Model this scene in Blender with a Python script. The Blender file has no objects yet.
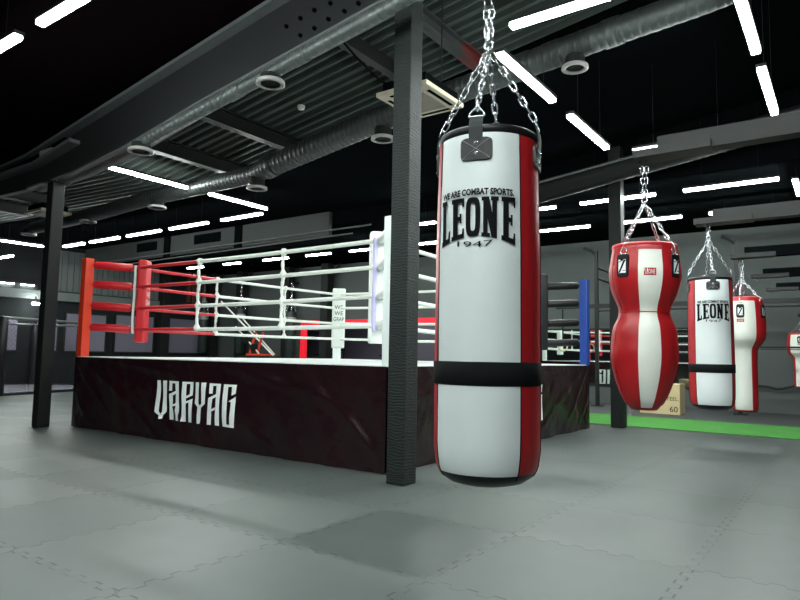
import bpy, bmesh, math, random
from mathutils import Vector, Matrix, noise
random.seed(7)
PI = math.pi
S = bpy.context.scene
COL = S.collection
rad = math.radians

# ------------------------------------------------------------------ materials
def srgb(r, g, b):
    f = lambda c: (c/255/12.92) if c/255 <= .04045 else ((c/255+.055)/1.055)**2.4
    return (f(r), f(g), f(b), 1)

class NT:
    def __init__(s, name):
        s.m = bpy.data.materials.new(name); s.m.use_nodes = True
        s.t = s.m.node_tree; s.n = s.t.nodes; s.l = s.t.links
        s.b = s.n['Principled BSDF']
    def node(s, typ, **kw):
        x = s.n.new(typ)
        for k, v in kw.items(): setattr(x, k, v)
        return x
    def put(s, sock, v):
        if isinstance(v, (int, float)): sock.default_value = v
        elif isinstance(v, (tuple, list)): sock.default_value = v
        else: s.l.new(v, sock)
    def math(s, op, a, b=None, c=None):
        x = s.node('ShaderNodeMath', operation=op)
        s.put(x.inputs[0], a)
        if b is not None: s.put(x.inputs[1], b)
        if c is not None: s.put(x.inputs[2], c)
        return x.outputs[0]
    def mix(s, fac, a, b):
        x = s.node('ShaderNodeMix', data_type='RGBA')
        s.put(x.inputs[0], fac); s.put(x.inputs[6], a); s.put(x.inputs[7], b)
        return x.outputs[2]
    def pos(s):
        g = s.node('ShaderNodeNewGeometry'); x = s.node('ShaderNodeSeparateXYZ'); s.l.new(g.outputs['Position'], x.inputs[0])
        return g.outputs['Position'], x.outputs[0], x.outputs[1], x.outputs[2]
    def noise(s, scale, vec=None, detail=3):
        x = s.node('ShaderNodeTexNoise'); x.inputs['Scale'].default_value = scale; x.inputs['Detail'].default_value = detail
        if vec is not None: s.l.new(vec, x.inputs['Vector'])
        return x.outputs['Fac']
    def objco(s):
        return s.node('ShaderNodeTexCoord').outputs['Object']
    def bump(s, h, strength=.3, dist=.01):
        x = s.node('ShaderNodeBump'); x.inputs['Strength'].default_value = strength; x.inputs['Distance'].default_value = dist
        s.l.new(h, x.inputs['Height']); s.l.new(x.outputs[0], s.b.inputs['Normal'])
    def set(s, **kw):
        for k, v in kw.items(): s.put(s.b.inputs[k.replace('_', ' ')], v)
        return s

def plain(name, col, rough=.5, metal=0., var=.12, scale=9., bump=0., bscale=60., spec=.5):
    t = NT(name)
    co = t.objco()
    n = t.noise(scale, co)
    dark = tuple(c*(1-var) for c in col[:3]) + (1,)
    lite = tuple(min(1, c*(1+var)) for c in col[:3]) + (1,)
    t.set(Base_Color=t.mix(n, dark, lite), Roughness=rough, Metallic=metal)
    t.b.inputs['Specular IOR Level'].default_value = spec
    if bump: t.bump(t.noise(bscale, co), bump, .004)
    return t.m

M = {}
M['steel'] = plain('dark_painted_steel', (0.009828, 0.01172, 0.01134, 1), .55, spec=.3)
M['post'] = plain('column_paint', (0.009775, 0.01233, 0.01173, 1), .55, spec=.25)
M['flange'] = plain('flange_paint', (0.12, 0.1312, 0.135, 1), .5)  # rafter paint made lighter: light caught by the flanges is in the colour
M['clad'] = plain('dull_grey_cladding', (0.027, 0.0333, 0.0324, 1), .6, var=.06, scale=2)
M['rafter'] = plain('rafter_paint', (0.01496, 0.01632, 0.01768, 1), .6)
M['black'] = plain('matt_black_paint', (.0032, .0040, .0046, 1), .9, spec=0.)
M['blackroof'] = plain('black_roof_sheet', (.0042, .0026, .0032, 1), .85, spec=.0)
M['deck'] = plain('galvanised_deck', (0.054, 0.06768, 0.06264, 1), .6, .0, spec=.3)
t = NT('spiral_duct_zinc'); p_, x_, y_, z_ = t.pos()
wv = t.math('POWER', t.math('MULTIPLY_ADD', t.math('SINE', t.math('MULTIPLY', x_, 2*PI/.085)), .5, .5), 3.)
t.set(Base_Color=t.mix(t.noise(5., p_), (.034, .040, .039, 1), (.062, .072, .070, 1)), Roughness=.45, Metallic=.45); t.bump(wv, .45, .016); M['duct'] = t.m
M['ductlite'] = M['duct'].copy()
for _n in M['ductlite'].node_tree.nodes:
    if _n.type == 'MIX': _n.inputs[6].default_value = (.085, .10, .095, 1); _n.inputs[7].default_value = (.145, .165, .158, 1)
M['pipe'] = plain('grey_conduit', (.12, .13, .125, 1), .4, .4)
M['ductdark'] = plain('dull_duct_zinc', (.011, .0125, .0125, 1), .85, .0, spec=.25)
M['ring_grille'] = plain('diffuser_enamel', (0.315, 0.315, 0.3, 1), .4)
M['cassette'] = plain('aged_cream_plastic', (0.544, 0.48, 0.368, 1), .5)
M['cassette_grille'] = plain('cassette_grille', (.26, .22, .18, 1), .6)
M['white_plastic'] = plain('white_plastic', (.8, .8, .8, 1), .4)
M['vinyl'] = plain('white_vinyl', (.74, .80, .80, 1), .42, var=.05, scale=6, bump=.12, bscale=220)
M['vinyl2'] = plain('cream_vinyl', (.74, .76, .69, 1), .42, var=.06, scale=6, bump=.12, bscale=220)
M['red'] = plain('red_leather', (0.442, 0.0119, 0.017, 1), .40, var=.1, scale=7, bump=.15, bscale=180)
M['deepred'] = plain('deep_red_leather', (0.374, 0.00765, 0.01105, 1), .36, var=.12, scale=7, bump=.15, bscale=160)
M['blackvinyl'] = plain('black_vinyl', (.008, .008, .010, 1), .4, bump=.1, bscale=150, spec=.3)
M['blackfab'] = plain('black_webbing', (.007, .008, .009, 1), .85, bump=.2, bscale=400, spec=.15)
M['strap'] = plain('grey_webbing', (.036, .040, .042, 1), .8, bump=.2, bscale=400)
M['patch'] = plain('patch_leather', (.020, .022, .024, 1), .45)
M['bagfab'] = plain('dark_bag_leather', (.016, .028, .024, 1), .5)
M['chrome'] = plain('zinc_chain', (.62, .66, .68, 1), .25, .9, var=.05)
M['ink'] = plain('black_ink', (.005, .005, .006, 1), .7, spec=.1)
M['white_ink'] = plain('white_ink', (.92, .97, .96, 1), .6, var=.03)
M['redpost'] = plain('red_post_paint', (0.774, 0.0495, 0.0126, 1), .4, var=.05)
M['redpad'] = plain('red_pad_vinyl', (0.629, 0.017, 0.0255, 1), .42, var=.08)
M['whitepost'] = plain('white_post_paint', (.88, .95, .93, 1), .4, var=.03)
M['whitepad'] = plain('white_pad_vinyl', (.84, .89, .84, 1), .45, var=.04)
M['bluepost'] = plain('blue_post_paint', (0.0054, 0.045, 0.27, 1), .4, var=.06)
M['ropewhite'] = plain('white_rope_cover', (0.8004, 0.828, 0.7728, 1), .5, var=.05)
M['ropered'] = plain('red_rope_cover', (0.5456, 0.01936, 0.02992, 1), .45, var=.06)
M['ropeblack'] = plain('black_rope_cover', (.012, .013, .016, 1), .4)
M['lilac'] = plain('lilac_webbing', (.60, .56, .86, 1), .7, var=.05)
M['canvas'] = plain('ring_canvas', (0.648, 0.684, 0.684, 1), .8, var=.05)
M['rubber'] = plain('dark_rubber_floor', (0.04675, 0.051, 0.051, 1), .6, scale=3)
M['wall'] = plain('grey_wall_paint', (0.06688, 0.07744, 0.07656, 1), .7, var=.05, scale=2)
M['wallblack'] = plain('black_wall_paint', (.016, .018, .019, 1), .8, spec=.1)
M['violet'] = plain('violet_grey_panel', (0.17, 0.159, 0.2082, 1), .5, var=.06, scale=1.5)
M['panelgrey'] = plain('grey_cladding', (0.12, 0.136, 0.132, 1), .6, var=.06, scale=2)
M['cagemat'] = plain('violet_cage_mat', (.42, .40, .48, 1), .14, var=.1)
M['redframe'] = plain('scarlet_frame_paint', (.90, .012, .035, 1), .5, var=.03)
_b = M['redframe'].node_tree.nodes['Principled BSDF']; _b.inputs['Emission Color'].default_value = (1., .012, .03, 1); _b.inputs['Emission Strength'].default_value = .3   # weak red emission put into the frame paint to brighten it
M['ply'] = plain('plywood', (0.558, 0.45, 0.252, 1), .6, var=.08, scale=14)
M['brown'] = plain('brown_timber', (.10, .035, .025, 1), .6)
M['darkmetal'] = plain('powder_coated_black', (0.00825, 0.00975, 0.01013, 1), .5, spec=.3)
M['orange'] = plain('orange_red_frame', (.70, .06, .03, 1), .45)
M['wood'] = plain('pale_wood', (.66, .55, .32, 1), .5)
t = NT('mirror_glass'); t.set(Base_Color=(.80, .84, .83, 1), Metallic=1., Roughness=.02); M['mirror'] = t.m

t = NT('lamp_tube'); e = t.node('ShaderNodeEmission'); e.inputs[0].default_value = (.92, 1., .965, 1); e.inputs[1].default_value = 84.
t.l.new(e.outputs[0], t.n['Material Output'].inputs[0]); M['lamp'] = t.m

# purlin: grey paint with a patch of red primer showing
t = NT('primer_patched_steel'); p_, x_, y_, z_ = t.pos()
w = t.math('MULTIPLY', t.math('SMOOTHSTEP', 5.35, 5.6, y_) if False else t.math('GREATER_THAN', t.math('ADD', y_, t.math('MULTIPLY', t.noise(4., p_), .5)), 6.62), 1.)
w = t.math('MULTIPLY', w, t.math('LESS_THAN', t.math('ADD', y_, t.math('MULTIPLY', t.noise(5., p_), .6)), 7.2))
t.set(Base_Color=t.mix(w, (.034, .040, .039, 1), (.11, .014, .013, 1)), Roughness=.6); M['primer'] = t.m

# pillar wrapped in ribbed black foam
t = NT('ribbed_wrap'); p_, x_, y_, z_ = t.pos()
jit = t.math('MULTIPLY', t.noise(9., p_), .09)
wv = t.math('SINE', t.math('MULTIPLY', t.math('ADD', z_, jit), 2*PI/.026))
nz = t.noise(30., p_)
h_ = t.math('ADD', t.math('MULTIPLY', wv, .3), t.math('MULTIPLY', nz, 1.2))
t.set(Base_Color=t.mix(nz, (.011, .0145, .014, 1), (.022, .028, .027, 1)), Roughness=.65); t.b.inputs['Specular IOR Level'].default_value = .25
t.bump(h_, .6, .006); M['wrap'] = t.m

# apron: glossy black vinyl with creases
t = NT('apron_vinyl'); p_, x_, y_, z_ = t.pos()
n1 = t.noise(1.1, p_, 2); n2 = t.noise(9., p_, 2)
t.set(Base_Color=t.mix(n1, (.004, .0028, .0036, 1), (.023, .0038, .0075, 1)), Roughness=.27); t.b.inputs['Specular IOR Level'].default_value = .75
t.bump(t.math('ADD', n1, t.math('MULTIPLY', n2, .12)), .8, .07); M['apron'] = t.m

# turf
t = NT('green_turf'); p_, x_, y_, z_ = t.pos()
n1 = t.noise(2.5, p_, 2); n2 = t.noise(240., p_, 2)
c = t.mix(n1, (.034, .20, .022, 1), (.072, .34, .043, 1))
t.set(Base_Color=t.mix(t.math('MULTIPLY', n2, .5), c, (.025, .14, .016, 1)), Roughness=.8); t.bump(n2, .6, .01); M['turf'] = t.m

# interlocking floor mats, 1 m tiles, zigzag seams
t = NT('puzzle_mat_floor'); p_, x_, y_, z_ = t.pos()
X0, Y0 = -.722, .663
def tooth(v):      # rounded square wave along the seam
    s_ = t.math('SINE', t.math('MULTIPLY', v, 2*PI/.142857))
    return t.math('MULTIPLY', t.math('MAXIMUM', t.math('MINIMUM', t.math('MULTIPLY', s_, 3.2), 1.), -1.), .021)
u = t.math('ADD', t.math('SUBTRACT', x_, X0), tooth(t.math('SUBTRACT', y_, Y0)))
v = t.math('ADD', t.math('SUBTRACT', y_, Y0), tooth(t.math('SUBTRACT', x_, X0)))
iu, iv = t.math('FLOOR', u), t.math('FLOOR', v)
du = t.math('ABSOLUTE', t.math('SUBTRACT', t.math('FRACT', t.math('ADD', u, .5)), .5))
dv = t.math('ABSOLUTE', t.math('SUBTRACT', t.math('FRACT', t.math('ADD', v, .5)), .5))
seam = t.math('LESS_THAN', t.math('MINIMUM', du, dv), .0056)
gap = t.math('GREATER_THAN', t.noise(1.7, p_, 1), .47)
gap2 = t.math('MULTIPLY_ADD', gap, .50, .48)
cmb = t.node('ShaderNodeCombineXYZ'); t.l.new(iu, cmb.inputs[0]); t.l.new(iv, cmb.inputs[1])
wn = t.node('ShaderNodeTexWhiteNoise', noise_dimensions='3D'); t.l.new(cmb.outputs[0], wn.inputs['Vector'])
chk = t.math('MULTIPLY', t.math('FRACT', t.math('MULTIPLY', t.math('ADD', iu, iv), .5)), 2.)
tone = t.math('ADD', t.math('MULTIPLY', wn.outputs['Value'], .55), t.math('MULTIPLY', chk, .45))
big = t.noise(.55, p_, 3); dust = t.noise(5., p_, 4)
base = t.mix(tone, (.047, .057, .054, 1), (.082, .096, .091, 1))
base = t.mix(t.math('MULTIPLY', big, .5), base, (.064, .076, .072, 1))
base = t.mix(t.math('MULTIPLY', dust, .22), base, (.14, .16, .153, 1))
base = t.mix(t.math('MULTIPLY', seam, gap2), base, (.012, .015, .014, 1))
t.set(Base_Color=base, Roughness=t.math('MULTIPLY_ADD', tone, .12, .38))
t.b.inputs['Specular IOR Level'].default_value = .4
fine = t.math('ADD', t.math('SINE', t.math('MULTIPLY', x_, 2*PI/.013)), t.math('SINE', t.math('MULTIPLY', y_, 2*PI/.013)))
hh = t.math('SUBTRACT', t.math('MULTIPLY', fine, .10), t.math('MULTIPLY', seam, 3.))
t.bump(hh, .16, .004); M['floor'] = t.m

# ------------------------------------------------------------------ mesh builder
ORIGIN = {}
class MB:
    def __init__(s): s.v = []; s.f = []; s.m = []; s.s = []
    def add(s, vs, fs, mat=0, smooth=False):
        o = len(s.v); s.v += [tuple(x) for x in vs]
        for f in fs: s.f.append(tuple(i+o for i in f)); s.m.append(mat); s.s.append(smooth)
    def box(s, lo, hi, mat=0):
        x0, y0, z0 = lo; x1, y1, z1 = hi
        s.add([(x0,y0,z0),(x1,y0,z0),(x1,y1,z0),(x0,y1,z0),(x0,y0,z1),(x1,y0,z1),(x1,y1,z1),(x0,y1,z1)],
              [(0,3,2,1),(4,5,6,7),(0,1,5,4),(1,2,6,5),(2,3,7,6),(3,0,4,7)], mat)
    def obox(s, c, ax, ay, az, mat=0):   # oriented box: half-axis vectors
        c, ax, ay, az = map(Vector, (c, ax, ay, az)); vs = []
        for k in (-1, 1):
            for i, j in ((-1,-1),(1,-1),(1,1),(-1,1)): vs.append(c+i*ax+j*ay+k*az)
        s.add(vs, [(0,3,2,1),(4,5,6,7),(0,1,5,4),(1,2,6,5),(2,3,7,6),(3,0,4,7)], mat)
    def tube(s, pts, r, n=10, mat=0, caps=True, closed=False, smooth=True):
        pts = [Vector(p) for p in pts]; N = len(pts); rs = r if isinstance(r, (list, tuple)) else [r]*N
        vs = []; prev = None
        for i, p in enumerate(pts):
            if closed: d = pts[(i+1) % N]-pts[i-1]
            else: d = pts[min(i+1, N-1)]-pts[max(i-1, 0)]
            d.normalize()
            if prev is None:
                a = Vector((0,0,1)) if abs(d.z) < .9 else Vector((1,0,0))
                u = d.cross(a).normalized()
            else:
                u = (prev-d*prev.dot(d)).normalized()
            prev = u; w = d.cross(u)
            for k in range(n):
                a = 2*PI*k/n; vs.append(p+(u*math.cos(a)+w*math.sin(a))*rs[i])
        fs = []
        for i in range(N if closed else N-1):
            j = (i+1) % N
            for k in range(n): fs.append((i*n+k, i*n+(k+1) % n, j*n+(k+1) % n, j*n+k))
        s.add(vs, fs, mat, smooth)
        if caps and not closed:
            s.add(vs[:n], [tuple(range(n))[::-1]], mat); s.add(vs[-n:], [tuple(range(n))], mat)
    def lathe(s, prof, n=32, c=(0,0,0), mat=0, closed=True, smooth=True):
        vs = [(c[0]+r*math.cos(2*PI*k/n), c[1]+r*math.sin(2*PI*k/n), c[2]+z) for z, r in prof for k in range(n)]
        P = len(prof)
        fs = [(i*n+k, i*n+(k+1) % n, (i+1)*n+(k+1) % n, (i+1)*n+k) for i in range(P-1) for k in range(n)]
        s.add(vs, fs, mat, smooth)
        if closed:
            s.add(vs[:n], [tuple(range(n))[::-1]], mat); s.add(vs[-n:], [tuple(range(n))], mat)
    def prism(s, poly, axis, a, b, mat=0):  # polygon in the two other axes, extruded on axis
        n = len(poly)
        def P(p, w):
            q = list(p); q.insert(axis, w); return tuple(q)
        s.add([P(p, a) for p in poly]+[P(p, b) for p in poly],
              [tuple(range(n))[::-1], tuple(range(n, 2*n))]+[(i, (i+1) % n, n+(i+1) % n, n+i) for i in range(n)], mat)
    def strip(s, top, bot, axis, a, b, mat=0):  # two polylines (same count) as quads, extruded
        for i in range(len(top)-1): s.prism([bot[i], bot[i+1], top[i+1], top[i]], axis, a, b, mat)
    def build(s, name, mats, parent=None, local=False, bevel=0., clean=False):
        if not isinstance(mats, (list, tuple)): mats = [mats]
        me = bpy.data.meshes.new(name)
        if parent is not None and not local: o0 = Vector(ORIGIN[parent.name])
        elif parent is None and not local:
            xs, ys, zs = zip(*s.v)
            o0 = Vector(((min(xs)+max(xs))/2, (min(ys)+max(ys))/2, min(zs)))
        else: o0 = Vector((0,0,0))
        me.from_pydata([tuple(Vector(v)-o0) for v in s.v], [], s.f)
        for m in mats: me.materials.append(m)
        for p, m, sm in zip(me.polygons, s.m, s.s): p.material_index = m; p.use_smooth = sm
        bm = bmesh.new(); bm.from_mesh(me)
        if clean: bmesh.ops.remove_doubles(bm, verts=bm.verts, dist=1e-5)
        bmesh.ops.recalc_face_normals(bm, faces=bm.faces)
        if bevel: bmesh.ops.bevel(bm, geom=bm.edges[:], offset=bevel, segments=2, affect='EDGES', profile=.6)
        bm.to_mesh(me); bm.free(); me.update()
        o = bpy.data.objects.new(name, me); COL.objects.link(o)
        if parent is not None: o.parent = parent; ORIGIN[o.name] = ORIGIN[parent.name]
        else: o.location = o0; ORIGIN[o.name] = tuple(o0)
        return o

def tag(o, label=None, cat=None, group=None, kind=None):
    if label: o['label'] = label
    if cat: o['category'] = cat
    if group: o['group'] = group
    if kind: o['kind'] = kind
    return o
def thing(name, loc, label, cat, group=None, rz=0.):
    o = bpy.data.objects.new(name, None); COL.objects.link(o); o.empty_display_size = .1
    o.location = loc; o.rotation_euler = (0, 0, rz); ORIGIN[o.name] = tuple(loc)
    return tag(o, label, cat, group)
def bx(name, lo, hi, mat, parent=None, bevel=0.):
    b = MB(); b.box(lo, hi); return b.build(name, mat, parent, bevel=bevel)
def structure(o): o['kind'] = 'structure'; return o

def text_mesh(s, size, bold=0.):
    """vertices (x, y) and faces of a line of lettering, centred on x, baseline 0"""
    cu = bpy.data.curves.new('txt', 'FONT'); cu.body = s; cu.size = size; cu.align_x = 'CENTER'; cu.resolution_u = 3; cu.offset = bold
    o = bpy.data.objects.new('txt', cu); COL.objects.link(o)
    dg = bpy.context.evaluated_depsgraph_get(); dg.update()
    me = bpy.data.meshes.new_from_object(o.evaluated_get(dg))
    vs = [(v.co.x, v.co.y) for v in me.vertices]; fs = [tuple(p.vertices) for p in me.polygons]
    bpy.data.objects.remove(o); bpy.data.curves.remove(cu); bpy.data.meshes.remove(me)
    return vs, fs

# ------------------------------------------------------------------ camera
cam = bpy.data.objects.new('camera', bpy.data.cameras.new('camera')); COL.objects.link(cam)
Fpx, yaw, pitch, roll, CH = 630.63, .6197, .0871, .0178, 1.0849
cy, sy, cp, sp, cr, sr = math.cos(yaw), math.sin(yaw), math.cos(pitch), math.sin(pitch), math.cos(roll), math.sin(roll)
fwd = Vector((-sy*cp, cy*cp, sp)); r0 = Vector((cy, sy, 0)); u0 = r0.cross(fwd)
rt = r0*cr+u0*sr; up = u0*cr-r0*sr
mw = Matrix((rt, up, -fwd)).transposed().to_4x4(); mw.translation = (0, 0, CH)
cam.matrix_world = mw
cam.data.sensor_width = 36.; cam.data.lens = Fpx/800*36.; cam.data.clip_start = .05; cam.data.clip_end = 200
S.camera = cam
S.view_settings.view_transform = 'Standard'; S.view_settings.look = 'None'
S.view_settings.exposure = .62; S.view_settings.gamma = 1.; S.view_settings.use_curve_mapping = False
wd = bpy.data.worlds.new('hall_world'); wd.use_nodes = True; S.world = wd
wd.node_tree.nodes['Background'].inputs[0].default_value = (.5, .55, .55, 1); wd.node_tree.nodes['Background'].inputs[1].default_value = .02

# ------------------------------------------------------------------ shell
XL, XR, YF, YB = -20., 3.5, -3., 15.6
def zdeck(x): return 4.06+.14*(x+9.3) if x > -9.9 else 3.976+(-9.9-x)*.034
def zrear(x): return 4.3 if x < -6 else 4.3+.14*(x+6)
def zceil(x, y):
    if 4.1 < y < 4.6: return 4.24+(x+3.18)*.132
    if y < 4.4: return zdeck(x)
    if y < 7.05: return zdeck(x)-.02
    if y < 10.6: return zrear(x)
    return 4.02
structure(bx('floor', (XL, YF, -.1), (XR, 10.5, 0), M['floor']))
structure(bx('floor', (XL, 10.5, -.1), (XR, YB, -.002), M['rubber']))
tag(bx('turf_strip', (-9., 10.56, 0), (3.4, 12.45, .012), M['turf']), 'bright green artificial turf strip across the floor behind the ring and bags', 'turf')
DX = [XL, -9.9, XR]; RX = [XL, -6., XR]
b = MB(); b.strip([(x, zdeck(x)+.1) for x in DX], [(x, zdeck(x)) for x in DX], 1, YF, 4.42); structure(b.build('ceiling', M['blackroof']))
b = MB(); b.strip([(x, zrear(x)+.1) for x in RX], [(x, zrear(x)) for x in RX], 1, 7.05, 10.6); structure(b.build('ceiling', M['black']))
structure(bx('ceiling', (XL, 10.6, 4.02), (XR, YB+4, 4.12), M['black']))
# black drop between the open deck and the lower rear ceiling
b = MB(); xs = [XL, -9.9, -6., XR]
b.strip([(x, max(zdeck(x), zrear(x))+.15) for x in xs], [(x, min(zdeck(x), zrear(x))-.0) for x in xs], 1, 7.02, 7.06); structure(b.build('trim_1', M['black']))
b = MB(); b.strip([(x, zrear(x)+.1) for x in RX], [(x, 4.01) for x in RX], 1, 10.58, 10.62); structure(b.build('trim_2', M['black']))
# ribbed roof deck
b = MB(); per = .165; prof = []
y = 4.42
while y < 7.04:
    prof += [(y, .0), (y+.038, .0), (y+.055, .06), (y+.14, .06), (y+.158, .0)]; y += per
for i in range(len(prof)-1):
    (ya, za), (yb, zb) = prof[i], prof[i+1]
    for x0, x1 in zip(DX[:-1], DX[1:]):
        b.add([(x0, ya, zdeck(x0)+za), (x1, ya, zdeck(x1)+za), (x1, yb, zdeck(x1)+zb), (x0, yb, zdeck(x0)+zb)], [(0, 1, 2, 3)])
o = b.build('ceiling', M['deck']); structure(o)
sol = o.modifiers.new('thick', 'SOLIDIFY'); sol.thickness = .01; sol.offset = 1
structure(bx('wall_right', (XR, YF, 0), (XR+.1, YB, 6.), M['wallblack']))
structure(bx('wall_front', (XL, YF-.1, 0), (XR, YF, 6.), M['wallblack']))
structure(bx('wall_left', (XL-.1, YF, 0), (XL, YB+4, 5.), M['wallblack']))
# back wall with the wide red-framed opening
OX0, OX1, OZ = -15.2, -8.9, 2.17
b = MB(); b.box((XL, YB, 0), (OX0, YB+.1, 4.4)); b.box((OX1, YB, 0), (XR, YB+.1, 4.4)); b.box((OX0, YB, OZ), (OX1, YB+.1, 4.4))
structure(b.build('wall_back', M['wall']))
structure(bx('wall_room', (XL, 19.5, 0), (-6, 19.6, 4.3), M['violet']))
structure(bx('wall_room_side', (-6, YB+.1, 0), (-5.9, 19.6, 4.3), M['violet']))
structure(bx('floor_room', (XL, YB, -.1), (-5.9, 19.6, -.001), M['rubber']))
fr = thing('door_frame', ((OX0+OX1)/2, YB, 0), 'scarlet painted frame round the wide opening in the far wall', 'door frame')
bx('jamb', (OX0-.02, YB-.06, 0), (OX0+.12, YB+.12, OZ-.13), M['redframe'], fr); bx('jamb', (OX1-.12, YB-.06, 0), (OX1+.02, YB+.12, OZ-.13), M['redframe'], fr)
bx('header', (OX0-.02, YB-.06, OZ-.13), (OX1+.02, YB+.12, OZ+.02), M['redframe'], fr)

# ------------------------------------------------------------------ columns
def column(x, y, top, lab, mat, w=.17, plate=True):
    c = thing('column', (x, y, 0), lab, 'column'); h = w/2
    bx('shaft', (x-h, y-h, 0.0), (x+h, y+h, top), mat, c, bevel=.012)
    if plate: bx('cap_plate', (x-h-.05, y-h-.05, top-.02), (x+h+.05, y+h+.05, top), M['post'], c)
    return c
column(-3.145, 4.47, 4.33, 'tall pillar wrapped in ribbed black foam between the ring and the big bag', M['wrap'], .185, False)
column(-9.22, 4.36, 3.47, 'bare grey steel column beside the red corner post of the ring', M['post'])
column(-3.04, 10.32, 4.55, 'dark steel column standing behind the hourglass shaped red bag', M['post'], .2, False)
column(-19.75, 13.3, 4.02, 'dark column on the cladding wall behind the red ring pad', M['post'], .3, False)
for x, lab in ((-19.6, 'dark column in the far corner behind the red rope ends'), (-18.0, 'dark column on the far wall above the middle one of three black bags'),
               (-15.62, 'dark column on the far wall beside the red opening'), (-13.85, 'dark column standing in front of the red framed opening')):
    c = column(x, 15.3, 4.02, lab, M['post'], .3, False)
    b = MB(); b.obox((x+.33, 15.3, 3.78), (.2, 0, .2), (0, .03, 0), (-.02, 0, .02)); b.build('brace', M['post'], c)

# ------------------------------------------------------------------ roof steel
def ztop(x): return 4.02+.14*(x+9.3)
r = thing('roof_beam', (-5, 4.38, 3.4), 'deep bolted grey steel rafter sloping over the ring front', 'beam')
TX = [-9.9, -8.6, -7.38, -5.9, -3.18, 0, 3.45]; BZ = [3.45, 3.48, 3.61, 3.86, 4.24, 4.66, 5.14]
b = MB(); b.strip([(x, ztop(x)-.02) for x in TX], list(zip(TX, BZ)), 1, 4.32, 4.42)
b.strip([(-9.9, 3.92), (-11.5, 3.93)][::-1], [(-9.9, 3.47), (-11.5, 3.52)][::-1], 1, 4.32, 4.42)
b.build('web', M['rafter'], r)
FX = [-12.2]+TX
b = MB(); b.strip([(x, max(ztop(x), 3.86+.02*(x+11))+.03) for x in FX], [(x, max(ztop(x), 3.86+.02*(x+11))-.015) for x in FX], 1, 4.2, 4.56); b.build('top_flange', M['flange'], r)
b = MB(); b.strip([(x, z+.025) for x, z in zip(TX, BZ)], list(zip(TX, BZ)), 1, 4.25, 4.5); b.build('bottom_flange', M['flange'], r)
LX = [(-11.5, 3.75), (-9.6, 3.74), (-8.55, 3.90)]
b = MB(); b.strip([(x, z+.05) for x, z in LX], LX, 1, 4.17, 4.34); b.build('haunch_flange', M['flange'], r)
b = MB(); b.prism([(-11.5, 3.79), (-9.6, 3.78), (-8.55, 3.94), (-8.9, ztop(-8.9)-.02), (-9.9, ztop(-9.9)-.02), (-11.5, 3.93)], 1, 4.27, 4.315); b.build('recess_plate', M['black'], r)  # thin black sheet for the dark gap, recess shade put into colour
b = MB()
for px, pz in ([(-4.552, 4.395), (-4.356, 4.42), (-4.348, 4.241), (-4.167, 4.444), (-4.159, 4.257), (-3.978, 4.294), (-3.958, 4.448), (-3.777, 4.311), (-3.607, 4.335)]):
    b.tube([(px, 4.29, pz), (px, 4.33, pz)], .020, 6)
b.build('bolt_heads', M['black'], r)
r2 = thing('junction_box', (-9.15, 4.25, 3.87), 'small pale box fixed in the rafter above the bare steel column', 'junction box')
bx('case', (-9.45, 4.2, 3.85), (-9.1, 4.31, 3.93), M['ring_grille'], r2, bevel=.01)
def purlin(x, lab, mat, h=.22, y0=4.45, y1=7.0, ibeam=True):
    z = zdeck(x)-.005; b = MB()
    if ibeam:
        b.box((x-.07, y0, z-h), (x+.07, y1, z-h+.018)); b.box((x-.07, y0, z-.018), (x+.07, y1, z)); b.box((x-.008, y0, z-h), (x+.008, y1, z))
    else: b.box((x-.06, y0, z-h), (x+.06, y1, z-h+.06)); b.box((x-.02, y0, z-h+.06), (x+.02, y1, z))
    tag(b.build('purlin_beam', mat), lab, 'beam')
purlin(-8.2, 'dark steel purlin under the deck near the bare column', M['steel'])
purlin(-6.9, 'grey steel purlin under the ribbed deck over the ring centre', M['steel'])
purlin(-4.5, 'pale flat purlin beside the looping roof cable', M['steel'], .2, ibeam=False)
purlin(-3.68, 'steel purlin with a patch of red primer above the big bag', M['primer'], .17)
purlin(-12.6, 'steel purlin over the cage just past the bare column', M['steel'], y1=6.15)
purlin(-14.2, 'steel purlin at the low end of the deck over the cage', M['steel'], y1=6.15)
b = MB(); b.tube([(-4.42, 4.9, 4.55), (-4.4, 5.2, 4.42), (-4.38, 5.6, 4.30), (-4.36, 6.0, 4.27), (-4.36, 6.4, 4.40), (-4.36, 6.7, 4.62)], .012, 6)
tag(b.build('roof_cable', M['black']), 'thin black cable looping below the deck beside a pale purlin', 'cable')

# ------------------------------------------------------------------ ducts
def duct(name_label, pts, rs, mat, joints=(), ribs=.12):
    d = thing('air_duct', pts[0], name_label, 'duct')
    P = [Vector(p) for p in pts]; out = []; ro = []
    for i in range(len(P)-1):
        L = (P[i+1]-P[i]).length; n = max(1, int(L/(ribs/2)))
        for k in range(n):
            f = k/n; out.append(P[i].lerp(P[i+1], f)); r = rs[i]*(1-f)+rs[i+1]*f; ro.append(r*(1.035 if (k % 2) else 1.0))
    out.append(P[-1]); ro.append(rs[-1])
    b = MB(); b.tube(out, ro, 20); b.build('pipe', mat, d)
    for jx, r in joints:
        for i in range(len(P)-1):
            if (P[i].x-jx)*(P[i+1].x-jx) <= 0:
                f = (jx-P[i].x)/(P[i+1].x-P[i].x); c = P[i].lerp(P[i+1], f); dv = (P[i+1]-P[i]).normalized()
                b = MB(); b.tube([c-dv*.09, c+dv*.09], r, 20); b.build('coupling', mat, d)
    return d
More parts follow.
